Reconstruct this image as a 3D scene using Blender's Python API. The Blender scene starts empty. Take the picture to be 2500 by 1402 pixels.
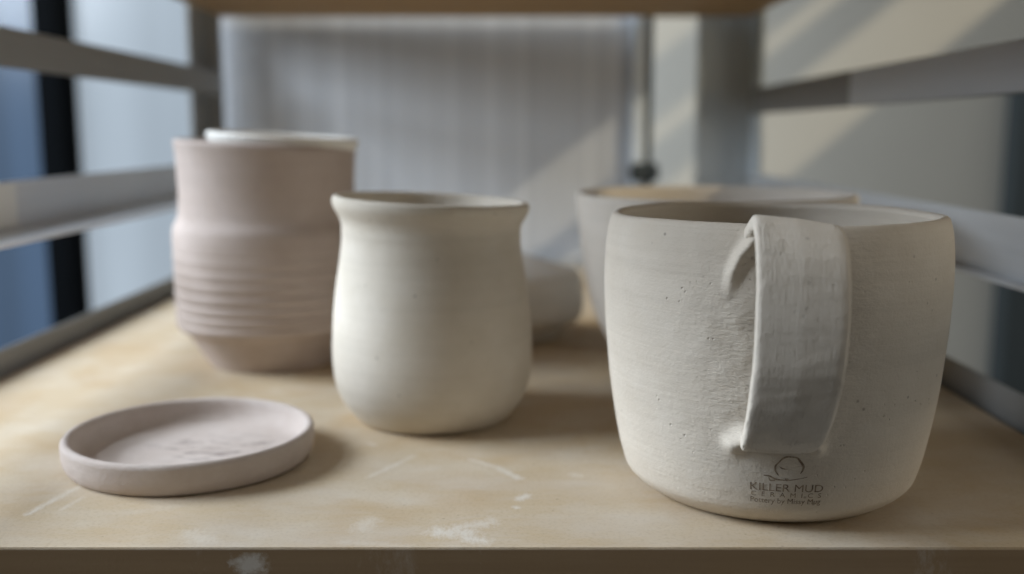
import bpy, bmesh, math, random
from mathutils import Vector, Matrix, noise as mnoise
random.seed(7)
S = bpy.context.scene
C = S.collection

# ------------------------------------------------------------------ camera
F = 2500.0; CX, CY = 1250.0, 701.0          # focal length in photo pixels, photo centre
PITCH = math.radians(8.55); H = 0.1048      # looking slightly down, metres above the board
def ang(py): return math.atan((py - CY) / F) + PITCH
def z_at(py, Y): return H - Y * math.tan(ang(py))
def depth(Y, z): return Y * math.cos(PITCH) + (H - z) * math.sin(PITCH)
def x_at(px, Y, z=0): return (px - CX) / F * depth(Y, z)
def y_on(py, z=0): return (H - z) / math.tan(ang(py))
def sil(pxl, pxr, Y, z):
    """axis x and radius of a round thing whose two outlines fall on these photo columns"""
    k = depth(Y, z)/Y/F
    a, b = math.atan((pxl-CX)*k), math.atan((pxr-CX)*k)
    c = (a+b)/2
    return Y*math.tan(c), math.sin((b-a)/2)*Y/math.cos(c)
def prof_px(pts, Y, c):
    out = []
    for py, hw in pts:
        z = z_at(py, Y); out.append((sil(c-hw, c+hw, Y, z)[1], z))
    return out

cam = bpy.data.cameras.new('camera'); camo = bpy.data.objects.new('camera', cam); C.objects.link(camo)
camo.location = (0, 0, H); camo.rotation_euler = (math.pi/2 - PITCH, 0, 0)
cam.sensor_width = 36; cam.lens = 36; cam.clip_start = 0.01; cam.clip_end = 60
cam.dof.use_dof = True; cam.dof.focus_distance = 0.268; cam.dof.aperture_fstop = 6.3
S.camera = camo

# ------------------------------------------------------------------ helpers
def tag(o, label, cat, group=None, kind=None):
    if label: o['label'] = label
    if cat: o['category'] = cat
    if group: o['group'] = group
    if kind: o['kind'] = kind
    return o
def empty(name, loc=(0,0,0)):
    o = bpy.data.objects.new(name, None); o.empty_display_size = .01; C.objects.link(o); o.location = loc; return o
def obj(name, bm, mat, parent=None, loc=None, smooth=True, sharp=None):
    me = bpy.data.meshes.new(name); bm.normal_update(); bm.to_mesh(me); bm.free()
    me.materials.append(mat)
    for p in me.polygons: p.use_smooth = smooth
    o = bpy.data.objects.new(name, me); C.objects.link(o)
    if parent: o.parent = parent
    if loc is not None: o.location = loc
    return o
def box_bm(x0, x1, y0, y1, z0, z1, bev=0.0, bm=None):
    bm = bm or bmesh.new()
    vs = [bm.verts.new((x, y, z)) for x in (x0, x1) for y in (y0, y1) for z in (z0, z1)]
    fs = [(0,1,3,2),(4,6,7,5),(0,4,5,1),(2,3,7,6),(0,2,6,4),(1,5,7,3)]
    nf = [bm.faces.new([vs[i] for i in f]) for f in fs]
    if bev:
        es = list({e for f in nf for e in f.edges})
        bmesh.ops.bevel(bm, geom=es, offset=bev, segments=2, affect='EDGES')
    return bm
def catmull(pts, n):
    out = []
    P = [pts[0]] + list(pts) + [pts[-1]]
    for i in range(1, len(P) - 2):
        p0, p1, p2, p3 = [Vector(p) for p in P[i-1:i+3]]
        for k in range(n):
            t = k / n
            out.append(.5*((2*p1) + (-p0+p2)*t + (2*p0-5*p1+4*p2-p3)*t*t + (-p0+3*p1-3*p2+p3)*t**3))
    out.append(Vector(P[-2])); return out
def lathe(prof, seg=160, disp=None):
    """prof: list of (r,z), first and last may sit on the axis. disp(theta, r, z, i) -> (x,y,z)"""
    bm = bmesh.new(); rings = []
    for i, (r, z) in enumerate(prof):
        if r < 1e-6:
            rings.append([bm.verts.new((0, 0, z))])
        else:
            ring = []
            for k in range(seg):
                th = 2*math.pi*k/seg
                p = disp(th, r, z, i) if disp else (r*math.cos(th), r*math.sin(th), z)
                ring.append(bm.verts.new(p))
            rings.append(ring)
    for a, b in zip(rings, rings[1:]):
        for k in range(seg):
            k2 = (k+1) % seg
            if len(a) == 1 and len(b) == 1: continue
            if len(a) == 1: bm.faces.new((a[0], b[k2], b[k]))
            elif len(b) == 1: bm.faces.new((a[k], a[k2], b[0]))
            else: bm.faces.new((a[k], a[k2], b[k2], b[k]))
    bmesh.ops.recalc_face_normals(bm, faces=bm.faces)
    return bm
def vessel_profile(outer, wall, floor, lipn=6):
    """outer: smooth (r,z) list bottom->rim. Adds the rounded lip, inner wall and floor."""
    P = [(0.0, outer[0][1])] + [(outer[0][0]*f, outer[0][1]) for f in (.5, .9)] + [tuple(p) for p in outer]
    r, z = outer[-1]
    for k in range(1, lipn):
        a = math.pi * k / lipn
        P.append((r - wall/2 + wall/2*math.cos(a), z + wall/2*math.sin(a)))
    inner = []
    for (ro, zo) in reversed(outer):
        if zo > floor + wall*.8: inner.append((max(ro - wall, .001), zo))
    P += inner
    rl = inner[-1][0]
    P += [(rl - .0015, floor + wall*.30), (rl - .004, floor + .0003), (rl*.5, floor), (0.0, floor)]
    return P

# ------------------------------------------------------------------ materials
class NT:
    def __init__(s, name, rough=.85, metal=0.0):
        s.m = bpy.data.materials.new(name); s.m.use_nodes = True; s.t = s.m.node_tree
        s.b = s.t.nodes['Principled BSDF']; s.b.inputs['Roughness'].default_value = rough
        s.b.inputs['Metallic'].default_value = metal
        s.b.inputs['Specular IOR Level'].default_value = .3
        s.co = s.t.nodes.new('ShaderNodeTexCoord')
    def n(s, typ, **kw):
        nd = s.t.nodes.new(typ)
        for k, v in kw.items(): setattr(nd, k, v)
        return nd
    def l(s, a, b): s.t.links.new(a, b)
    def mapping(s, scale=(1,1,1), rot=(0,0,0), loc=(0,0,0)):
        m = s.n('ShaderNodeMapping'); m.inputs['Scale'].default_value = scale
        m.inputs['Rotation'].default_value = rot; m.inputs['Location'].default_value = loc
        s.l(s.co.outputs['Object'], m.inputs['Vector']); return m.outputs[0]
    def noise(s, scale, vec=None, detail=4, rough=.55, dist=0):
        n = s.n('ShaderNodeTexNoise'); n.inputs['Scale'].default_value = scale
        n.inputs['Detail'].default_value = detail; n.inputs['Roughness'].default_value = rough
        n.inputs['Distortion'].default_value = dist
        s.l(vec or s.co.outputs['Object'], n.inputs['Vector']); return n.outputs['Fac']
    def ramp(s, fac, stops, interp='LINEAR'):
        r = s.n('ShaderNodeValToRGB'); r.color_ramp.interpolation = interp
        el = r.color_ramp.elements
        while len(el) < len(stops): el.new(.5)
        for e, (p, c) in zip(el, stops):
            e.position = p; e.color = (c, c, c, 1) if isinstance(c, (int, float)) else (*c, 1)
        s.l(fac, r.inputs[0]); return r.outputs[0]
    def mix(s, fac, a, b, mode='MIX'):
        m = s.n('ShaderNodeMix', data_type='RGBA', blend_type=mode)
        for sock, v in ((m.inputs[0], fac), (m.inputs[6], a), (m.inputs[7], b)):
            if isinstance(v, (int, float)): sock.default_value = v
            elif isinstance(v, tuple): sock.default_value = (*v, 1)
            else: s.l(v, sock)
        return m.outputs[2]
    def math(s, op, a, b=0.0, c=None, clamp=False):
        m = s.n('ShaderNodeMath', operation=op, use_clamp=clamp)
        for i, v in enumerate((a, b) if c is None else (a, b, c)):
            if isinstance(v, (int, float)): m.inputs[i].default_value = v
            else: s.l(v, m.inputs[i])
        return m.outputs[0]
    def dist(s, p, sc=(1,1,1)):
        """distance in object space to a point with per-axis scale"""
        m = s.n('ShaderNodeVectorMath', operation='SUBTRACT'); s.l(s.co.outputs['Object'], m.inputs[0]); m.inputs[1].default_value = p
        m2 = s.n('ShaderNodeVectorMath', operation='MULTIPLY'); s.l(m.outputs[0], m2.inputs[0]); m2.inputs[1].default_value = sc
        m3 = s.n('ShaderNodeVectorMath', operation='LENGTH'); s.l(m2.outputs[0], m3.inputs[0]); return m3.outputs['Value']
    def segdist(s, a, b, flat=True):
        """distance in object space to a segment (z dropped when flat)"""
        ax, ay = a; bx, by = b
        sep = s.n('ShaderNodeSeparateXYZ'); s.l(s.co.outputs['Object'], sep.inputs[0])
        dx, dy = bx-ax, by-ay; L = math.hypot(dx, dy); dx /= L; dy /= L
        x = s.math('SUBTRACT', sep.outputs[0], ax); y = s.math('SUBTRACT', sep.outputs[1], ay)
        u = s.math('ADD', s.math('MULTIPLY', x, dx), s.math('MULTIPLY', y, dy))
        v = s.math('SUBTRACT', s.math('MULTIPLY', y, dx), s.math('MULTIPLY', x, dy))
        cl = s.n('ShaderNodeClamp'); s.l(u, cl.inputs[0]); cl.inputs[1].default_value = 0; cl.inputs[2].default_value = L
        du = s.math('SUBTRACT', u, cl.outputs[0])
        return s.math('SQRT', s.math('ADD', s.math('MULTIPLY', du, du), s.math('MULTIPLY', v, v)))
    def bump(s, height, strength, distance, prev=None):
        b = s.n('ShaderNodeBump'); b.inputs['Strength'].default_value = strength; b.inputs['Distance'].default_value = distance
        s.l(height, b.inputs['Height'])
        if prev is not None: s.l(prev, b.inputs['Normal'])
        return b.outputs[0]
    def col(s, c):
        if isinstance(c, tuple): s.b.inputs['Base Color'].default_value = (*c, 1)
        else: s.l(c, s.b.inputs['Base Color'])
    def nrm(s, c): s.l(c, s.b.inputs['Normal'])

def clay(name, c1, c2, speck=(.16,.13,.10), lines=.35, specks=True, grain=1.0, pits=True):
    n = NT(name, .88)
    big = n.noise(60, detail=5, rough=.65); c = n.mix(n.ramp(big, [(.3, 0.0), (.7, 1.0)]), c1, c2)
    band = n.noise(1.0, n.mapping((6, 6, 260)), detail=3)
    c = n.mix(n.math('MULTIPLY', n.ramp(band, [(.45, 0.0), (.75, 1.0)]), .22), c, tuple(v*.80 for v in c1))
    if specks:
        v = n.n('ShaderNodeTexVoronoi'); v.inputs['Scale'].default_value = 190; n.l(n.co.outputs['Object'], v.inputs['Vector'])
        gate = n.ramp(n.noise(70, detail=2), [(.51, 0.0), (.57, 1.0)])
        sp = n.math('MULTIPLY', n.ramp(v.outputs['Distance'], [(.05, 1.0), (.11, 0.0)]), gate)
        c = n.mix(n.math('MULTIPLY', sp, .55), c, speck)
    n.col(c)
    h = n.bump(n.noise(1.0, n.mapping((30, 30, 900)), detail=4), lines, .0006)
    h = n.bump(n.noise(900, detail=5, rough=.7), .45*grain, .0004, h)
    h = n.bump(n.noise(1.0, n.mapping((140, 140, 420)), detail=4, rough=.6), .10*grain, .0010, h)
    if pits:
        v = n.n('ShaderNodeTexVoronoi'); v.inputs['Scale'].default_value = 420; n.l(n.co.outputs['Object'], v.inputs['Vector'])
        gate = n.ramp(n.noise(55, detail=3), [(.58, 0.0), (.66, 1.0)])
        pit = n.math('MULTIPLY', n.ramp(v.outputs['Distance'], [(.06, 1.0), (.16, 0.0)]), gate)
        h = n.bump(n.math('SUBTRACT', 1.0, pit), .8, .0006, h)
    n.nrm(h); return n

WHITE1, WHITE2 = (.63,.57,.475), (.69,.635,.55)
PINK1, PINK2 = (.46,.38,.335), (.53,.45,.41)
m_vase = clay('bisque_vase_clay', WHITE1, WHITE2, lines=.15).m
m_bowl = clay('bisque_bowl_clay', (.60,.55,.48), (.64,.59,.53), lines=.3, specks=False).m
m_pot = clay('pink_clay', PINK1, PINK2, lines=.35, specks=False).m
m_white = clay('white_glaze', (.84,.81,.75), (.87,.85,.80), lines=.1, specks=False).m
m_white.node_tree.nodes['Principled BSDF'].inputs['Roughness'].default_value = .45

# saucer: pink clay, dusty floor with rough scars
n = clay('saucer_clay', (.55,.465,.415), (.64,.565,.52), lines=.25, specks=False, grain=1.6)
m_saucer = n.m
old = n.b.inputs['Base Color'].links[0].from_socket
scar = n.math('MULTIPLY', n.ramp(n.noise(1.0, n.mapping((110, 330, 60), rot=(0,0,.25)), detail=5, rough=.7), [(.52,0.0),(.60,1.0)]),
              n.ramp(n.dist((.008,.004,.002), (1,1.7,0)), [(.014,1.0),(.030,0.0)]))
n.col(n.mix(n.math('MULTIPLY', scar, .75), old, (.27,.21,.19)))

# mug body
MUGX, MUGY = None, .30
def mug_mat(name, handle=False):
    n = clay(name, *(((.68,.615,.525), (.73,.67,.585)) if handle else ((.635,.57,.48), (.69,.63,.545))), lines=(.12 if handle else .16), grain=1.2)
    old = n.b.inputs['Base Color'].links[0].from_socket
    hb = n.b.inputs['Normal'].links[0].from_socket
    if handle:
        st = n.noise(1.0, n.mapping((2600, 900, 110), rot=(0, .05, 0)), detail=4, rough=.6)
        hb = n.bump(st, .5, .0007, hb)
        di = n.noise(1.0, n.mapping((2600, 600, 260), rot=(0, .75, 0)), detail=3)
        msk = n.ramp(n.noise(60, n.mapping(loc=(.3,.1,0)), detail=2), [(.5,0.0),(.62,1.0)])
        hb = n.bump(n.math('MULTIPLY', di, msk), .9, .0009, hb)
        n.col(n.mix(n.math('MULTIPLY', n.ramp(st, [(.5,0.0),(.8,1.0)]), .12), old, (.42,.38,.32)))
    else:
        # smeared, brushed clay around the handle
        msk = n.ramp(n.dist((-.006, -.047, .05), (1, .6, .62)), [(.010, 1.0), (.030, 0.0)])
        br = n.noise(1.0, n.mapping((420, 300, 1300), rot=(0, -.45, 0), loc=(.2,0,0)), detail=4, rough=.6, dist=.4)
        lump = n.noise(230, detail=4, rough=.65)
        hb = n.bump(n.math('MULTIPLY', br, msk), .5, .0009, hb)
        hb = n.bump(n.math('MULTIPLY', lump, msk), .3, .0012, hb)
        gro = n.noise(1.0, n.mapping((12, 12, 420), loc=(.5,0,.1)), detail=2)
        hb = n.bump(gro, .12, .0010, hb)
        dk = n.math('MULTIPLY', n.ramp(lump, [(.35,1.0),(.62,0.0)]), msk)
        n.col(n.mix(n.math('MULTIPLY', dk, .35), old, (.46,.42,.36)))
    n.nrm(hb); return n.m
m_mug = mug_mat('mug_clay'); m_handle = mug_mat('mug_handle_clay', True)

n = NT('stamp_ink', .95)
n.col(n.mix(n.ramp(n.noise(900, detail=4), [(.4,0.0),(.62,1.0)]), (.19,.14,.10), (.38,.31,.23))); m_stamp = n.m

# board
n = NT('ware_board_wood', .7)
c = n.mix(n.noise(9, detail=4), (.47,.365,.235), (.56,.45,.31))
c = n.mix(n.ramp(n.noise(26, n.mapping((1,1.6,1), loc=(.2,.4,0)), detail=5, rough=.6), [(.42,0.0),(.70,1.0)]), c, (.58,.50,.39))
c = n.mix(n.math('MULTIPLY', n.ramp(n.noise(14, n.mapping((1.2,.8,1), loc=(3,1,0)), detail=4, rough=.6, dist=.8), [(.50,0.0),(.62,1.0)]), .35), c, (.43,.28,.13))
fib = n.noise(1.0, n.mapping((900, 900, 900)), detail=3)
c = n.mix(n.math('MULTIPLY', n.ramp(fib, [(.35,1.0),(.5,0.0)]), .25), c, (.33,.24,.15))
# fine dark flecks and pale clay dust
v = n.n('ShaderNodeTexVoronoi'); v.inputs['Scale'].default_value = 160; n.l(n.co.outputs['Object'], v.inputs['Vector'])
fl = n.math('MULTIPLY', n.ramp(v.outputs['Distance'], [(.05,1.0),(.09,0.0)]), n.ramp(n.noise(50), [(.55,0.0),(.6,1.0)]))
c = n.mix(n.math('MULTIPLY', fl, .5), c, (.2,.14,.09))
chalk = None
def P(px, py): Y = y_on(py); return (x_at(px, Y), Y)
marks = [((900,1165),(980,1128),.0011,.55),((980,1128),(1010,1112),.0011,.45),((1150,1122),(1215,1142),.0012,.6),((1215,1142),(1268,1168),.0014,.7),
         ((70,1255),(130,1222),.0011,.75),((130,1222),(190,1190),.0012,.6),((1270,1218),(1285,1210),.0016,.9),((1258,1238),(1262,1240),.0010,.8),
         ((1075,1300),(1140,1300),.0034,.95),((1120,1290),(1195,1275),.0026,.75),((1135,1312),(1180,1322),.0022,.9),
         ((460,1305),(500,1318),.0032,.5),((880,1290),(905,1272),.0028,.5),((900,1082),(915,1088),.0012,.5),((840,1325),(1000,1334),.0016,.35),
         ((200,1215),(150,1245),.0008,.5),((1400,1158),(1412,1162),.0016,.5),((2265,1345),(2330,1350),.002,.5)]
rag = n.noise(1.0, n.mapping((650, 300, 300), rot=(0,0,.6)), detail=5, rough=.75)
for a, b, w, s_ in marks:
    d = n.segdist(P(*a), P(*b))
    d = n.math('ADD', d, n.math('MULTIPLY', n.math('SUBTRACT', rag, .5), w*4.2))
    f = n.math('MULTIPLY', n.ramp(n.math('DIVIDE', d, w*2), [(.05,1.0),(.75,0.0)]), s_*.55)
    chalk = f if chalk is None else n.math('MAXIMUM', chalk, f)
sep = n.n('ShaderNodeSeparateXYZ'); n.l(n.co.outputs['Object'], sep.inputs[0])
# dusty wipe of clay along the front-left edge
wipe = n.math('MULTIPLY', n.ramp(n.noise(35, n.mapping((.6,1.5,1)), detail=5, rough=.65), [(.42,0.0),(.68,1.0)]),
              n.ramp(sep.outputs[1], [(.29,1.0),(.36,0.0)]))
c = n.mix(n.math('MULTIPLY', wipe, .35), c, (.60,.56,.52))
# front-face scuff
e = n.math('SQRT', n.math('ADD', n.math('POWER', n.math('MULTIPLY', n.math('SUBTRACT', sep.outputs[0], x_at(608, y_on(1338), -.005)), 1.0), 2.0),
      n.math('POWER', n.math('ADD', sep.outputs[2], .0048), 2.0)))
e = n.math('ADD', e, n.math('MULTIPLY', n.math('SUBTRACT', n.noise(300, detail=6, rough=.8), .5), .014))
scuff = n.math('MULTIPLY', n.ramp(n.math('MULTIPLY', e, 100.0), [(.10,1.0),(.50,0.0)]), n.math('LESS_THAN', sep.outputs[2], -.0012))
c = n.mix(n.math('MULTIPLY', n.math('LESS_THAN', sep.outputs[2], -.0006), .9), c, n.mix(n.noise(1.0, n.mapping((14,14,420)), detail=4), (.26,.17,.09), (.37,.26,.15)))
c = n.mix(n.math('MAXIMUM', chalk, n.math('MULTIPLY', scuff, .8)), c, (.76,.74,.70))
n.col(c)
h = n.bump(fib, .15, .0004); h = n.bump(chalk, .4, .0002, h); n.nrm(h); m_board = n.m

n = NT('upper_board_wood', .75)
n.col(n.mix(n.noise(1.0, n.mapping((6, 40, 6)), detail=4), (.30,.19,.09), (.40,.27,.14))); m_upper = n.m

# metals
def metal(name, c, rough=.5, met=.35):
    n = NT(name, rough, met)
    s = n.noise(1.0, n.mapping((300, 6, 300)), detail=3)
    n.col(n.mix(s, tuple(v*.85 for v in c), c)); n.nrm(n.bump(s, .08, .0005)); return n.m
m_alu = metal('brushed_aluminium', (.68,.71,.74), .34, .5)
m_post = metal('grey_post_metal', (.30,.305,.30), .55, .3)
m_pale = metal('pale_grey_metal', (.54,.60,.64), .55, .15)
m_slate = metal('slate_grey_paint', (.075,.09,.095), .6, .1)
m_dark = metal('dark_metal', (.004,.005,.006), .9, 0)
m_dark.node_tree.nodes['Principled BSDF'].inputs['Specular IOR Level'].default_value = .05
m_light = metal('pale_trim', (.80,.88,.96), .5, 0)

# ribbed translucent plastic
def sheet(name, c1, c2, trans=.35, freq=120):
    n = NT(name, .5)
    s = n.noise(1.0, n.mapping((freq, 1, .6)), detail=4, rough=.6)
    w = n.noise(1.0, n.mapping((80, 1, .3), loc=(.3,0,0)), detail=2)
    c = n.mix(n.ramp(s, [(.3,0.0),(.7,1.0)]), c1, c2)
    c = n.mix(n.math('MULTIPLY', n.ramp(w, [(.54,0.0),(.62,1.0)]), .4), c, (.90,.92,.95))
    c = n.mix(n.math('MULTIPLY', n.ramp(w, [(.36,1.0),(.44,0.0)]), .25), c, tuple(v*.75 for v in c1))
    n.col(c); n.nrm(n.bump(s, .25, .002))
    out = n.t.nodes['Material Output']
    tr = n.n('ShaderNodeBsdfTranslucent'); n.l(c, tr.inputs['Color'])
    mx = n.n('ShaderNodeMixShader'); mx.inputs[0].default_value = trans
    n.l(n.b.outputs[0], mx.inputs[1]); n.l(tr.outputs[0], mx.inputs[2]); n.l(mx.outputs[0], out.inputs['Surface'])
    return n.m
m_sheet = sheet('ribbed_translucent_plastic', (.63,.655,.69), (.72,.745,.78))
def matte(name, c, c2=None, rough=.9, sc=4):
    n = NT(name, rough); n.col(n.mix(n.noise(sc, detail=3), c, c2 or tuple(v*.85 for v in c))); return n.m
m_cream = matte('cream_plaster', (.55,.53,.47), (.50,.48,.43), sc=9)
m_sunlit_patch = matte('sunlit_patch', (.84,.87,.85))  # pale colour put in for sunlight on the lower left rail
m_room = matte('room_wall_paint', (.42,.41,.40))
m_floor = matte('floor_concrete', (.25,.24,.23))
def lit(name, c, strength, scale=(3,1,.5), lo=.75):
    n = NT(name, .2)
    s = n.noise(1.0, n.mapping(scale), detail=3)
    cc = n.mix(n.ramp(s, [(.35,0.0),(.65,1.0)]), tuple(v*lo for v in c), c)
    n.col((.05,.06,.07)); n.l(cc, n.b.inputs['Emission Color']); n.b.inputs['Emission Strength'].default_value = strength
    return n.m
m_pane = lit('frosted_window_daylight', (.40,.47,.54), 1.0, (9,1,.6))
m_blue = lit('blue_window_daylight', (.045,.085,.16), 1.0, (16,1,.6), .6)

# ------------------------------------------------------------------ rack
def xw(px, Y): return x_at(px, Y, .06)
LX, RX, BY = -.224, .184, .80
FRONT_Y = y_on(1338)

def bar_edges(o, bev):  # rounding so edges catch light
    m = o.modifiers.new('bevel', 'BEVEL'); m.width = bev; m.segments = 2; m.limit_method = 'ANGLE'; return o

rack = empty('storage_rack', (0, .5, 0)); tag(rack, 'grey metal storage rack with open side rails holding the pottery boards', 'rack')
inv = Vector((0, -.5, 0))
def rackpart(name, bm, mat, parent=rack):
    o = obj(name, bm, mat, parent, smooth=False)
    o.location = inv if parent is rack else (0,0,0)
    return o
RY0 = .10
# corner posts: angle profile
def post_bm(x0, x1, y, side):
    bm = bmesh.new()
    box_bm(x0, x1, y, y+.003, -.55, .62, .0006, bm)
    xs = (x0, x0+.003) if side < 0 else (x1-.003, x1)
    box_bm(xs[0], xs[1], y-.03, y-.0005, -.55, .62, .0006, bm)
    return bm
rackpart('post', post_bm(x_at(490, BY, .1), x_at(545, BY, .1), BY+.004, -1), m_post)
rackpart('post', post_bm(x_at(1700, BY, .1), x_at(1842, BY, .1), BY+.004, 1), m_pale)
# side rails (left): z at photo left edge
def side_rail(x, zt, zb, lip, sgn, mat, t=.0018, y1=None):
    y1 = y1 or BY+.002
    r = rackpart('rail', box_bm(min(x, x+sgn*t), max(x, x+sgn*t), RY0, y1, zb, zt, .0005), mat)
    if lip:
        xi = x - sgn*lip
        o = rackpart('runner', box_bm(min(xi, x-sgn*.0003), max(xi, x-sgn*.0003), RY0, y1-.03, zb, zb+t, .0005), mat, r)
    return r
side_rail(LX, .1515, .1335, 0, -1, m_post)
rl = side_rail(LX, .0835, .0610, .030, -1, m_alu)
side_rail(LX, .0105, -.012, .012, -1, m_post)
side_rail(RX, .1385, .1190, 0, 1, m_post)
side_rail(RX, .0745, .0500, .006, 1, m_alu)
side_rail(RX, .0110, -.012, .012, 1, m_post)
# splice plate on the upper right rail
yb = .46
rackpart('splice_plate', box_bm(RX-.0022, RX-.0002, .30, yb*1.22, .1195, .1380, .0004), m_alu)
# back crosspieces
rackpart('back_bar', box_bm(x_at(545, BY, .1)+.001, x_at(1700, BY, .1)-.001, BY+.005, BY+.008, -.012, .006, .0006), m_alu)
# thin pale strip standing in for a patch of sunlight on the left rail
tp = obj('sunlit_patch', box_bm(LX+.0004, LX+.0009, .40, .462, .0635, .0825, .0001), m_sunlit_patch, None, smooth=False)
tag(tp, 'short pale strip put in as a sunlit patch on the lower left rack rail', 'sunlit_patch')

# boards
bd = obj('ware_board', box_bm(LX+.004, RX-.004, FRONT_Y, BY-.004, -.018, 0, .0003), m_board, None, smooth=False)
tag(bd, 'tan wooden ware board with white clay smears under all the pots', 'board')
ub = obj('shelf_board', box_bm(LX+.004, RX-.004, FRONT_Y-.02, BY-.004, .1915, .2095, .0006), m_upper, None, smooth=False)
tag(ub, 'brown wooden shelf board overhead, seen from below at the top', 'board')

# ------------------------------------------------------------------ background
PY = BY + .019
cs = bmesh.new()
x0, x1 = x_at(480, PY, .1), x_at(1538, PY, .1); N = 420
rows = []
for z in (-.50, .0, .3, .62):
    rows.append([cs.verts.new((x0+(x1-x0)*k/N, PY + .00018*math.sin(k*1.05), z)) for k in range(N+1)])
for a, b in zip(rows, rows[1:]):
    for k in range(N): cs.faces.new((a[k], a[k+1], b[k+1], b[k]))
cur = obj('plastic_panel', cs, m_sheet); tag(cur, 'grey ribbed translucent plastic panel closing the back of the rack', 'panel')
so = cur.modifiers.new('thick', 'SOLIDIFY'); so.thickness = .002
et = obj('edge_trim', box_bm(x1+.0005, x1+.0105, PY-.010, PY+.006, -.5, .62, .001), m_light, cur, smooth=False)
dj = obj('door_jamb', box_bm(x1+.0125, x1+.0185, PY+.01, PY+.03, -.5, .62, .001), m_slate, None, smooth=False)
tag(dj, 'narrow dark door jamb upright beside the pale edge of the plastic panel', 'door jamb')
# hinge at its foot
hz = z_at(415, PY)
hg = obj('hinge', box_bm(x1-.001, x1+.021, PY-.018, PY-.011, hz-.009, hz+.006, .002), m_slate, None, smooth=False)
tag(hg, 'small black hinge low on the pale panel edge above the far bowl', 'hinge')

WY = 1.25
wall = obj('wall', box_bm(x_at(1540, WY, .1)-.05, 1.6, WY, WY+.08, -.9, 1.6), m_cream, None, smooth=False)
tag(wall, 'cream plaster wall behind the right side of the rack', 'wall')
db = obj('door_frame', box_bm(x_at(2450, WY, .1), x_at(2450, WY, .1)+.10, WY-.04, WY-.001, -.9, z_at(215, WY), .003), m_slate, None, smooth=False)
tag(db, 'dark upright frame at the far right edge in front of the cream wall', 'frame')

sw = obj('wall', box_bm(1.0, 1.06, -.12, WY-.01, -.9, .617, 0, box_bm(1.0, 1.06, -1.2, -.121, -.9, 1.6)), m_cream, None, smooth=False)  # unseen wall added to block the low sun and give slanted shadow edges
tag(sw, 'unseen side wall added right of the rack, its opening shaping the sun patches', 'wall')
bz = 2.2 - .699*2.1024 + .012
gb = obj('shadow_bar', box_bm(1.015, 1.040, -.119, WY-.012, bz-.011, bz+.011, .001), m_cream, sw, smooth=False)  # unseen bar added to throw a diagonal shadow stripe on the back wall
bz = .806
gb2 = obj('shadow_bar', box_bm(1.015, 1.040, .421, WY-.012, bz-.018, bz+.018, .001, box_bm(1.015, 1.040, .400, .420, .618, bz+.018)), m_cream, sw, smooth=False)  # second unseen bar with its upright, added to shade the strip beside the post
GY = 1.35
gx = lambda px: x_at(px, GY, .12)
win = empty('window', (gx(150), GY, 0)); tag(win, 'tall window beyond the left rails with black mullion between pale and blue panes', 'window')
def wp(name, x0, x1, y0, y1, z0, z1, mat, bev=.001):
    o = obj(name, box_bm(x0, x1, y0, y1, z0, z1, bev), mat, win, smooth=False); o.location = (-win.location.x, -GY, 0); return o
o = wp('pane', gx(185), gx(560), GY+.01, GY+.02, -.9, 1.4, m_pane); o['label'] = 'pale frosted window pane'
o = wp('pane', gx(-900), gx(112), GY+.01, GY+.02, -.9, 1.4, m_blue); o['label'] = 'dark blue window pane'
wp('mullion', gx(118), gx(172), GY-.03, GY+.025, -.9, 1.4, m_dark)
wp('frame', gx(562), gx(600), GY-.03, GY+.025, -.9, 1.4, m_post)
fl = obj('floor', box_bm(-3, 3, -2, 3, -.95, -.90), m_floor, None, smooth=False); fl['kind'] = 'structure'

# ------------------------------------------------------------------ vessels
def wob(amp, f, seed):
    def d(th, r, z, i):
        k = 1 + amp*mnoise.noise((math.cos(th)*f, math.sin(th)*f, z*25+seed))
        return (r*k*math.cos(th), r*k*math.sin(th), z)
    return d
def resample(pts, n=8): return [(p.x, p.y) for p in [Vector((q[0], q[1])) for q in catmull([(a, b, 0) for a, b in pts], n)]]

# --- vase
VY = .373
VX = sil(812, 1297, VY, .03)[0]
vp = prof_px([(1020,168),(1012,176),(995,196),(960,222),(919,237),(870,243),(820,243),(760,240),(700,234),(640,225),(590,219),(570,219),(552,219),(535,224),(520,233),(506,240),(494,241)], VY, 1052)
vp = [(r, max(0, z)) for r, z in vp]; vp[0] = (vp[0][0], 0.0)
vp = resample(vp, 6)
zt = vp[-1][1]
def vd(th, r, z, i):
    x, y, zz = wob(.004, 1.2, 3)(th, r, z, i)
    k = max(0, (z/zt))**2
    return (x, y, zz - x*.045*k)
vase = obj('vase', lathe(vessel_profile(vp, .0030, .004), 200, vd), m_vase, None, (VX, VY, 0))
tag(vase, 'cream clay vase with flared lip and rounded belly, standing between saucer and mug', 'vase')

# --- tall pink pot
PYY = .468
PX = sil(421, 886, PYY, .05)[0]
pp = prof_px([(887,134),(882,146),(868,158),(852,168),(834,180),(818,191),(806,199),(800,204),(794,214),(787,224),(780,228),(772,230),(765,226),(759,230),(750,231.5),(744,227),(737,231),(726,231.5),(719,227.5),(713,231),(699,232),(692,228),(686,231.5),(671,232.5),(665,230),(659,232.4),(644,233),(637,230.5),(630,232.6),(612,233),(606,231.6),(600,232.8),(578,233),(562,232.4),(552,230.5),(543,226.5),(532,221),(520,218),(506,216.5),(480,215.5),(440,216.5),(400,218.5),(375,221),(358,224)], PYY, 653)
pp[0] = (pp[0][0], 0.0)
pp = resample(pp, 4)
pzt = pp[-1][1]
def pd(th, r, z, i):
    x, y, zz = wob(.006, 1.3, 9)(th, r, z, i)
    return (x, y, zz - x*.05*max(0, z/pzt)**3)
pot = obj('pot', lathe(vessel_profile(pp, .0036, .005), 180, pd), m_pot, None, (PX, PYY, 0))
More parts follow.
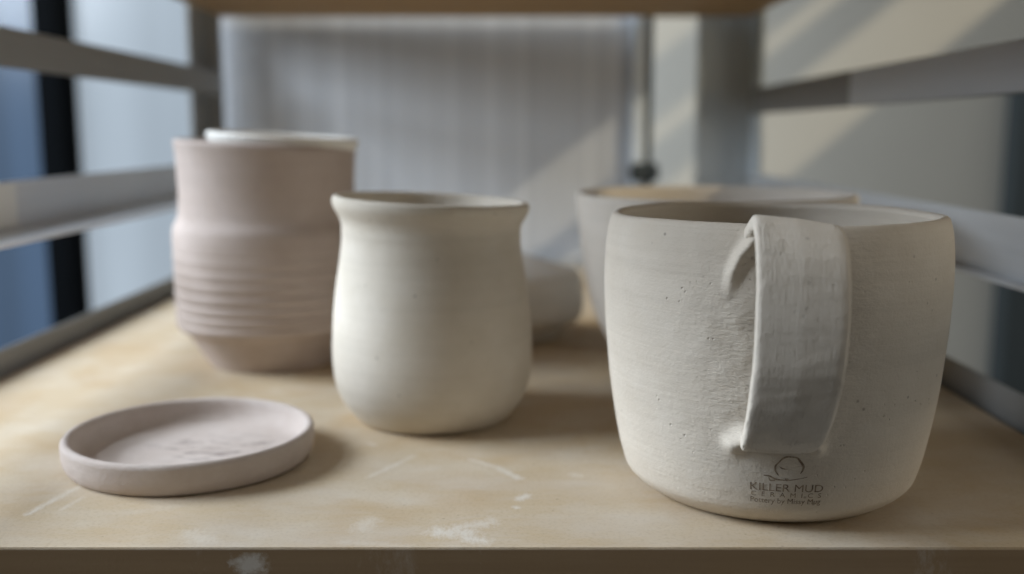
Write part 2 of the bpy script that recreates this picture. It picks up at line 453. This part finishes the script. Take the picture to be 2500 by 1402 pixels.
tag(pot, 'tall pinkish clay pot with throwing ridges and narrow tapered foot at left', 'pot')

# --- white cup nested in it, tilted
cupp = resample([(.010,0),(.013,.002),(.019,.015),(.0235,.030),(.0280,.046),(.0318,.055),(.0338,.060)], 5)
cup = obj('cup', lathe(vessel_profile(cupp, .0030, .004), 140), m_white, None, (PX+.0046, PYY, pzt-.0560))
cup.rotation_euler = (math.radians(.5), math.radians(3.4), 0)
tag(cup, 'white cup nested tilted inside the tall pink pot, only its rim showing', 'cup')

# --- saucer
SY = .3225; SXX = sil(143, 767, SY, .008)[0]; SR = .0394
sp = resample([(SR*.905,0),(SR*.945,.0003),(SR*.975,.0018),(SR*.995,.0045),(SR,.0086)], 5)
P2 = [(0,0.0)] + [(sp[0][0]*f, 0.0) for f in (.5,.9)] + sp
w = .0032
for k in range(1, 7):
    a = math.pi*k/7; P2.append((SR-w/2+w/2*math.cos(a), .0086+w/2*math.sin(a)))
P2 += [(SR-w-.0001,.0074),(SR-w-.0006,.0050),(SR-w-.0022,.0032),(SR-w-.0050,.0024),(SR*.6,.0021),(SR*.3,.0022),(0,.0022)]
sau = obj('saucer', lathe(P2, 180, wob(.006, 1.4, 5)), m_saucer, None, (SXX, SY, 0))
tag(sau, 'shallow pinkish clay saucer lying at the front left of the board', 'saucer')

# --- big bowl behind the mug
BWY = .455; BX = sil(1405, 2097, BWY, .07)[0]
bp = prof_px([(905,170),(890,190),(860,225),(830,252),(780,282),(700,310),(600,329),(540,338),(500,344),(480,346)], BWY, 1750)
bp = [(r, max(0,z)) for r, z in bp]; bp[0] = (bp[0][0], 0.0); bp = resample(bp, 5)
bowl = obj('bowl', lathe(vessel_profile(bp, .0036, .005), 180, wob(.006, 1.2, 14)), m_bowl, None, (BX, BWY, 0))
tag(bowl, 'wide pale clay bowl standing behind the mug with the handle', 'bowl')

# --- small footed bowl between
QY = .53; QX = sil(1075, 1425, QY, .02)[0]
qp = prof_px([(838,100),(830,104),(818,112),(796,128),(782,142),(776,158),(768,168),(750,174),(725,175),(700,173),(682,171),(668,164),(657,146),(646,114),(634,76),(625,46),(618,20)], QY, 1250)
qp = [(r, max(0,z)) for r, z in qp]; qp[0] = (qp[0][0], 0.0); qp = resample(qp, 4)
qb = obj('lidded_dish', lathe([(0,0.0),(qp[0][0]*.9,0.0)] + qp + [(0.0, qp[-1][1]+.0003)], 120, wob(.008, 1.3, 21)), m_white, None, (QX, QY, 0))
tag(qb, 'small low domed pale clay piece half hidden between the vase and the wide bowl', 'dish')

# --- mug
MX = sil(1476, 2329, MUGY, .06)[0]
mp = prof_px([(1126,353),(1098,364),(1070,373),(1024,384),(977,394),(915,405),(853,413),(790,420),(729,425),(680,427.5),(640,428),(600,427),(560,423),(540,419),(531,416)], MUGY, 1903)
mp = [(.0330, 0.0), (.0347, .0003), (.0370, .0016), (.0398, .0036)] + [p for p in mp if p[1] > .0055]
mp = resample(mp, 16)
mzt = mp[-1][1]
TH0 = math.atan2(-MUGY, -MX) + math.radians(5.2)      # the handle's bearing from the mug's axis
def rad(z):
    for (r0, z0), (r1, z1) in zip(mp, mp[1:]):
        if z0 <= z <= z1: return r0 + (r1-r0)*(z-z0)/max(1e-9, z1-z0)
    return mp[-1][0] if z > mzt else mp[0][0]
USGN = 1 if -math.sin(TH0) > 0 else -1
def g(x, s): return math.exp(-(x/s)**2)
RIDGES = [([(-.0085,.0790),(-.0118,.0745),(-.0136,.0700),(-.0146,.0650)], [.0026,.0026,.0020,.0003], .0016),
          ([(-.0095,.0268),(-.0125,.0248),(-.0150,.0222)], [.0034,.0028,.0002], .0027),
          ([(.0062,.0275),(.0090,.0248),(.0102,.0232)], [.0022,.0018,.0001], .0017)]
def swell(th, z):
    """clay pushed up round the two ends of the handle"""
    d = (th - TH0 + math.pi) % (2*math.pi) - math.pi
    if abs(d) > .9: return 0.0
    u = d * .048 * USGN
    a = .0008*g(max(0, abs(u)-.009), .0035)*g(z-.075, .008)
    a += .0010*g(max(0, abs(u)-.007), .004)*g(z-.0262, .005)
    for pts, amps, sg in RIDGES:
        best = 0
        for (u0, z0), (u1, z1), a0, a1 in zip(pts, pts[1:], amps, amps[1:]):
            du, dz = u1-u0, z1-z0; t = max(0, min(1, ((u-u0)*du+(z-z0)*dz)/(du*du+dz*dz)))
            dd = math.hypot(u-u0-t*du, z-z0-t*dz)
            best = max(best, (a0+(a1-a0)*t)*g(dd, sg))
        a += best
    k = g(u+.004, .022)*g(z-.05, .03)
    a += (.00045*mnoise.noise((u*160, z*160, 2.0)) + .0001*mnoise.noise((u*420, z*420, 5.0)))*k
    return a
def md(th, r, z, i):
    k = 1 + .004*mnoise.noise((math.cos(th)*1.1, math.sin(th)*1.1, z*18+31))
    rr = r*k
    outer = 3 <= i < 3+len(mp)
    if outer: rr += swell(th, z)
    zz = z
    if z > .05: zz += .0007*mnoise.noise((math.cos(th)*1.6, math.sin(th)*1.6, 7.7))*((z-.05)/(mzt-.05))**2
    return (rr*math.cos(th), rr*math.sin(th), zz)
mug = empty('mug', (MX, MUGY, 0)); tag(mug, 'large off-white clay mug with wide strap handle and maker stamp, front right', 'mug')
body = obj('body', lathe(vessel_profile(mp, .0036, .006), 640, md), m_mug, mug)

# handle: a strap swept along a path in the radial plane (rho, z)
ca, sa = math.cos(TH0), math.sin(TH0)
tang = Vector((-sa, ca, 0))          # horizontal, across the strap
if (tang.x) < 0: tang = -tang        # towards the right of the picture
def rz(rho, z, u=0): return Vector((rho*ca, rho*sa, z)) + tang*u
path = [(.0450,.0775),(.0490,.0803),(.0550,.0822),(.0600,.0825),(.0655,.0808),(.0700,.0765),(.0722,.0700),(.0727,.0620),(.0720,.0530),(.0700,.0460),(.0665,.0385),(.0615,.0325),(.0555,.0285),(.0500,.0268),(.0430,.0262)]
wid = [.0240,.0222,.0212,.0210,.0210,.0209,.0208,.0208,.0206,.0204,.0200,.0194,.0186,.0178,.0176]
lean = [0,0,0,0,.0001,.0002,.0004,.0004,.0002,-.0002,-.0008,-.0014,-.0018,-.0020,-.0020]
sm = catmull([(a, b, 0) for a, b in path], 10)
ws = catmull([(a, b, 0) for a, b in zip(wid, lean)], 10)
hb = bmesh.new(); rings = []
NS = 28; TK = .0044
for i, p in enumerate(sm):
    q0, q1 = sm[max(0, i-1)], sm[min(len(sm)-1, i+1)]
    t2 = (q1-q0).normalized(); nrm = Vector((t2.y, -t2.x))   # outward normal in (rho,z)
    if nrm.dot(Vector((p.x-.058, p.y-.05))) < 0: nrm = -nrm
    wv, le = ws[i].x, ws[i].y
    ring = []
    for k in range(NS):
        a = 2*math.pi*k/NS
        cx_, sx_ = math.cos(a), math.sin(a)
        ex = .16
        u = math.copysign(abs(cx_)**ex, cx_)*wv/2
        v = math.copysign(abs(sx_)**.42, sx_)*TK/2
        if v > 0: v += -.0007*(u/(wv/2))**2 + .0006*(1 if u < 0 else 0)*abs(u/(wv/2))**3
        rn = .00016*mnoise.noise((u*300, i*.35, a))
        slope = -.0011*(u/(wv/2))*(1 if i < 60 else max(0, 1-(i-60)/20))    # strap twists a little: left side higher
        pt = rz(p.x + nrm.x*(v+rn), p.y + nrm.y*(v+rn) + slope, u + le)
        ring.append(hb.verts.new(pt))
    rings.append(ring)
for a, b in zip(rings, rings[1:]):
    for k in range(NS): hb.faces.new((a[k], a[(k+1)%NS], b[(k+1)%NS], b[k]))
hb.faces.new(rings[0]); hb.faces.new(list(reversed(rings[-1])))
# smeared clay ridges that blend the ends into the wall
def ridge(bm, pts, radii):
    rr = []
    sp_ = catmull(pts, 6); rs = catmull([(r, 0, 0) for r in radii], 6)
    for i, p in enumerate(sp_):
        t = (sp_[min(len(sp_)-1, i+1)] - sp_[max(0, i-1)]).normalized()
        a = t.cross(Vector((ca, sa, .01))).normalized(); b = t.cross(a).normalized()
        rr.append([bm.verts.new(p + (a*math.cos(2*math.pi*k/12) + b*math.sin(2*math.pi*k/12))*rs[i].x) for k in range(12)])
    for A, B in zip(rr, rr[1:]):
        for k in range(12): bm.faces.new((A[k], A[(k+1)%12], B[(k+1)%12], B[k]))
    bm.faces.new(rr[0]); bm.faces.new(list(reversed(rr[-1])))
def surf(u, z, off=0):
    th = TH0 + u/rad(z) * (1 if True else 1)
    # tang points along +theta or -theta: choose the sign
    sgn = 1 if Vector((-sa, ca, 0)).dot(tang) > 0 else -1
    th = TH0 + sgn*u/rad(z)
    r = rad(z) + swell(th, z) + off
    return Vector((r*math.cos(th), r*math.sin(th), z))
bmesh.ops.recalc_face_normals(hb, faces=hb.faces)
hd = obj('handle', hb, m_handle, mug)
rm = hd.modifiers.new('blend', 'REMESH'); rm.mode = 'VOXEL'; rm.voxel_size = .00036; rm.use_smooth_shade = True
sm_ = hd.modifiers.new('soften', 'SMOOTH'); sm_.factor = .5; sm_.iterations = 2

# --- maker's stamp pressed into the wall under the handle
ZS = [p for p in mp]
def arc_point(s):
    """walk up the outer wall from its foot: s metres along the profile -> (z, r)"""
    acc = 0
    for (r0, z0), (r1, z1) in zip(mp, mp[1:]):
        d = math.hypot(r1-r0, z1-z0)
        if acc + d >= s:
            t = (s-acc)/max(d, 1e-9); return z0+(z1-z0)*t, r0+(r1-r0)*t
        acc += d
    return mp[-1][1], mp[-1][0]
SGN = 1 if Vector((-sa, ca, 0)).dot(tang) > 0 else -1
# bearing so the stamp's centre projects at photo x 1920
def wrap(u, s, off):
    z, r = arc_point(s)
    th = THS + SGN*u/.045
    r = r + swell(th, z) + off
    k = 1 + .004*mnoise.noise((math.cos(th)*1.1, math.sin(th)*1.1, z*18+31))
    return Vector((r*k*math.cos(th), r*k*math.sin(th), z))
def project(p):
    X = p.x+MX; Y = p.y+MUGY; z = p.z
    dz = depth(Y, z)
    py = CY + F*math.tan(math.atan2(H-z, Y)-PITCH); return CX + F*X/dz, py
THS = TH0
best = min((abs(project(wrap(0, .016, 0))[0]-1920), t) for t in [TH0] for t in [TH0]) 
for t in [TH0 + math.radians(d*.25) for d in range(-60, 61)]:
    THS = t; e_ = abs(project(wrap(0, .016, 0))[0]-1920)
    if e_ < best[0]: best = (e_, t)
THS = best[1]
def s_for_y(py):
    return min((abs(project(wrap(0, k*.0002, 0))[1]-py), k*.0002) for k in range(5, 300))[1]
PXM = 1/ (F/ .262)     # metres per photo pixel on the stamp
stamp = bmesh.new()
def add_text(txt, yc, hpx, wpx, x_off=0):
    cu = bpy.data.curves.new('t', 'FONT'); cu.body = txt; cu.size = 1; cu.align_x = 'CENTER'; cu.resolution_u = 3
    to = bpy.data.objects.new('t', cu); C.objects.link(to)
    dg = bpy.context.evaluated_depsgraph_get(); me = bpy.data.meshes.new_from_object(to.evaluated_get(dg))
    bm = bmesh.new(); bm.from_mesh(me)
    bpy.data.objects.remove(to); 
    bmesh.ops.triangulate(bm, faces=bm.faces)
    bmesh.ops.subdivide_edges(bm, edges=[e for e in bm.edges if e.calc_length() > .12], cuts=1)
    xs = [v.co.x for v in bm.verts]; cap = .69
    kx = wpx*PXM/(max(xs)-min(xs)); mx = (max(xs)+min(xs))/2
    sb = s_for_y(yc+hpx/2); stp = s_for_y(yc-hpx/2)
    mp_ = {}
    for v in bm.verts:
        mp_[v] = stamp.verts.new(wrap((v.co.x-mx)*kx + x_off*PXM, sb + (stp-sb)*v.co.y/cap, .00007))
    for f in bm.faces:
        try: stamp.faces.new([mp_[v] for v in f.verts])
        except ValueError: pass
    bm.free()
add_text('KILLER MUD', 1192, 17, 182)
add_text('C  E  R  A  M  I  C  S', 1209, 10, 178)
add_text('Pottery by Missy Mug', 1224, 13, 180)
def stroke(pts, ws_):
    """pts in photo pixels, drawn on the mug wall with varying width"""
    sp_ = catmull([(a, b, 0) for a, b in pts], 8); w_ = catmull([(a, 0, 0) for a in ws_], 8)
    L, R = [], []
    for i, p in enumerate(sp_):
        t = (sp_[min(len(sp_)-1, i+1)] - sp_[max(0, i-1)]); t.normalize(); nn = Vector((-t.y, t.x, 0))*w_[i].x/2
        for lst, q in ((L, p+nn), (R, p-nn)):
            lst.append(stamp.verts.new(wrap((q.x-1920)*PXM, s_for_y_f(q.y), .00007)))
    for i in range(len(L)-1): stamp.faces.new((L[i], L[i+1], R[i+1], R[i]))
tab = [(project(wrap(0, k*.0002, 0))[1], k*.0002) for k in range(5, 300)]
def s_for_y_f(py):
    for (a, sa_), (b, sb_) in zip(tab, tab[1:]):
        if b <= py <= a: return sa_ + (sb_-sa_)*(a-py)/(a-b)
    return .01
# ring-shaped bird on a twig
stroke([(1897,1162),(1889,1150),(1889,1139),(1897,1129),(1904,1121),(1914,1116),(1926,1116)], [2,4.5,4.5,3,4,4,3])
stroke([(1926,1116),(1938,1118),(1947,1127),(1955,1138),(1954,1148),(1949,1156)], [3,4,5.5,5.5,4,1.5])
stroke([(1898,1140),(1906,1145),(1918,1146)], [1.5,3,1])
stroke([(1862,1164),(1876,1165),(1890,1171),(1915,1173),(1940,1170),(1968,1164)], [2.5,4,4,2.2,1.5,1])
stroke([(1874,1168),(1878,1175),(1890,1174)], [2,4,2])
stroke([(1913,1171),(1919,1171.5),(1922,1172)], [5,7,4])
bmesh.ops.recalc_face_normals(stamp, faces=stamp.faces)
st = obj('maker_stamp', stamp, m_stamp, mug); st['label'] = 'brown impressed stamp of a round bird on a twig above three lines of lettering'

# ------------------------------------------------------------------ light
def area(name, loc, target, size, energy, color, sy=None, spread=None):
    l = bpy.data.lights.new(name, 'AREA'); l.energy = energy; l.color = color
    l.shape = 'RECTANGLE'; l.size = size; l.size_y = sy or size
    if spread: l.spread = spread
    o = bpy.data.objects.new(name, l); C.objects.link(o); o.location = loc
    o.rotation_euler = (Vector(target)-Vector(loc)).to_track_quat('-Z', 'Y').to_euler(); return o
area('window_light', (-1.0, .40, .56), (.05, .36, .03), .7, 34, (.80,.895,1.0), .55)
area('room_light', (-.45, -.15, 1.0), (.08, .25, .05), .6, 1.6, (1.0,.97,.92), .5)
area('wall_bounce_light', (.75, .18, .20), (.12, .30, .04), .4, .9, (1.0,.86,.66), .3)
sp_ = bpy.data.lights.new('low_sun', 'SPOT'); sp_.energy = 260; sp_.color = (1.0,.86,.62); sp_.spot_size = math.radians(21); sp_.spot_blend = .3; sp_.shadow_soft_size = .016
so_ = bpy.data.objects.new('low_sun', sp_); C.objects.link(so_); so_.location = (2.86, -1.2, 2.2)
so_.rotation_euler = (Vector((.27, .85, .10))-so_.location).to_track_quat('-Z', 'Y').to_euler()

w = bpy.data.worlds.new('World'); S.world = w; w.use_nodes = True
w.node_tree.nodes['Background'].inputs[0].default_value = (.60,.48,.35,1); w.node_tree.nodes['Background'].inputs[1].default_value = .065

S.view_settings.view_transform = 'Standard'; S.view_settings.look = 'None'; S.view_settings.gamma = 1; S.view_settings.exposure = 0
S.render.engine = 'CYCLES'
S.cycles.use_denoising = True; S.cycles.max_bounces = 8; S.cycles.diffuse_bounces = 5
S.cycles.caustics_reflective = False; S.cycles.caustics_refractive = False; S.cycles.sample_clamp_indirect = 5
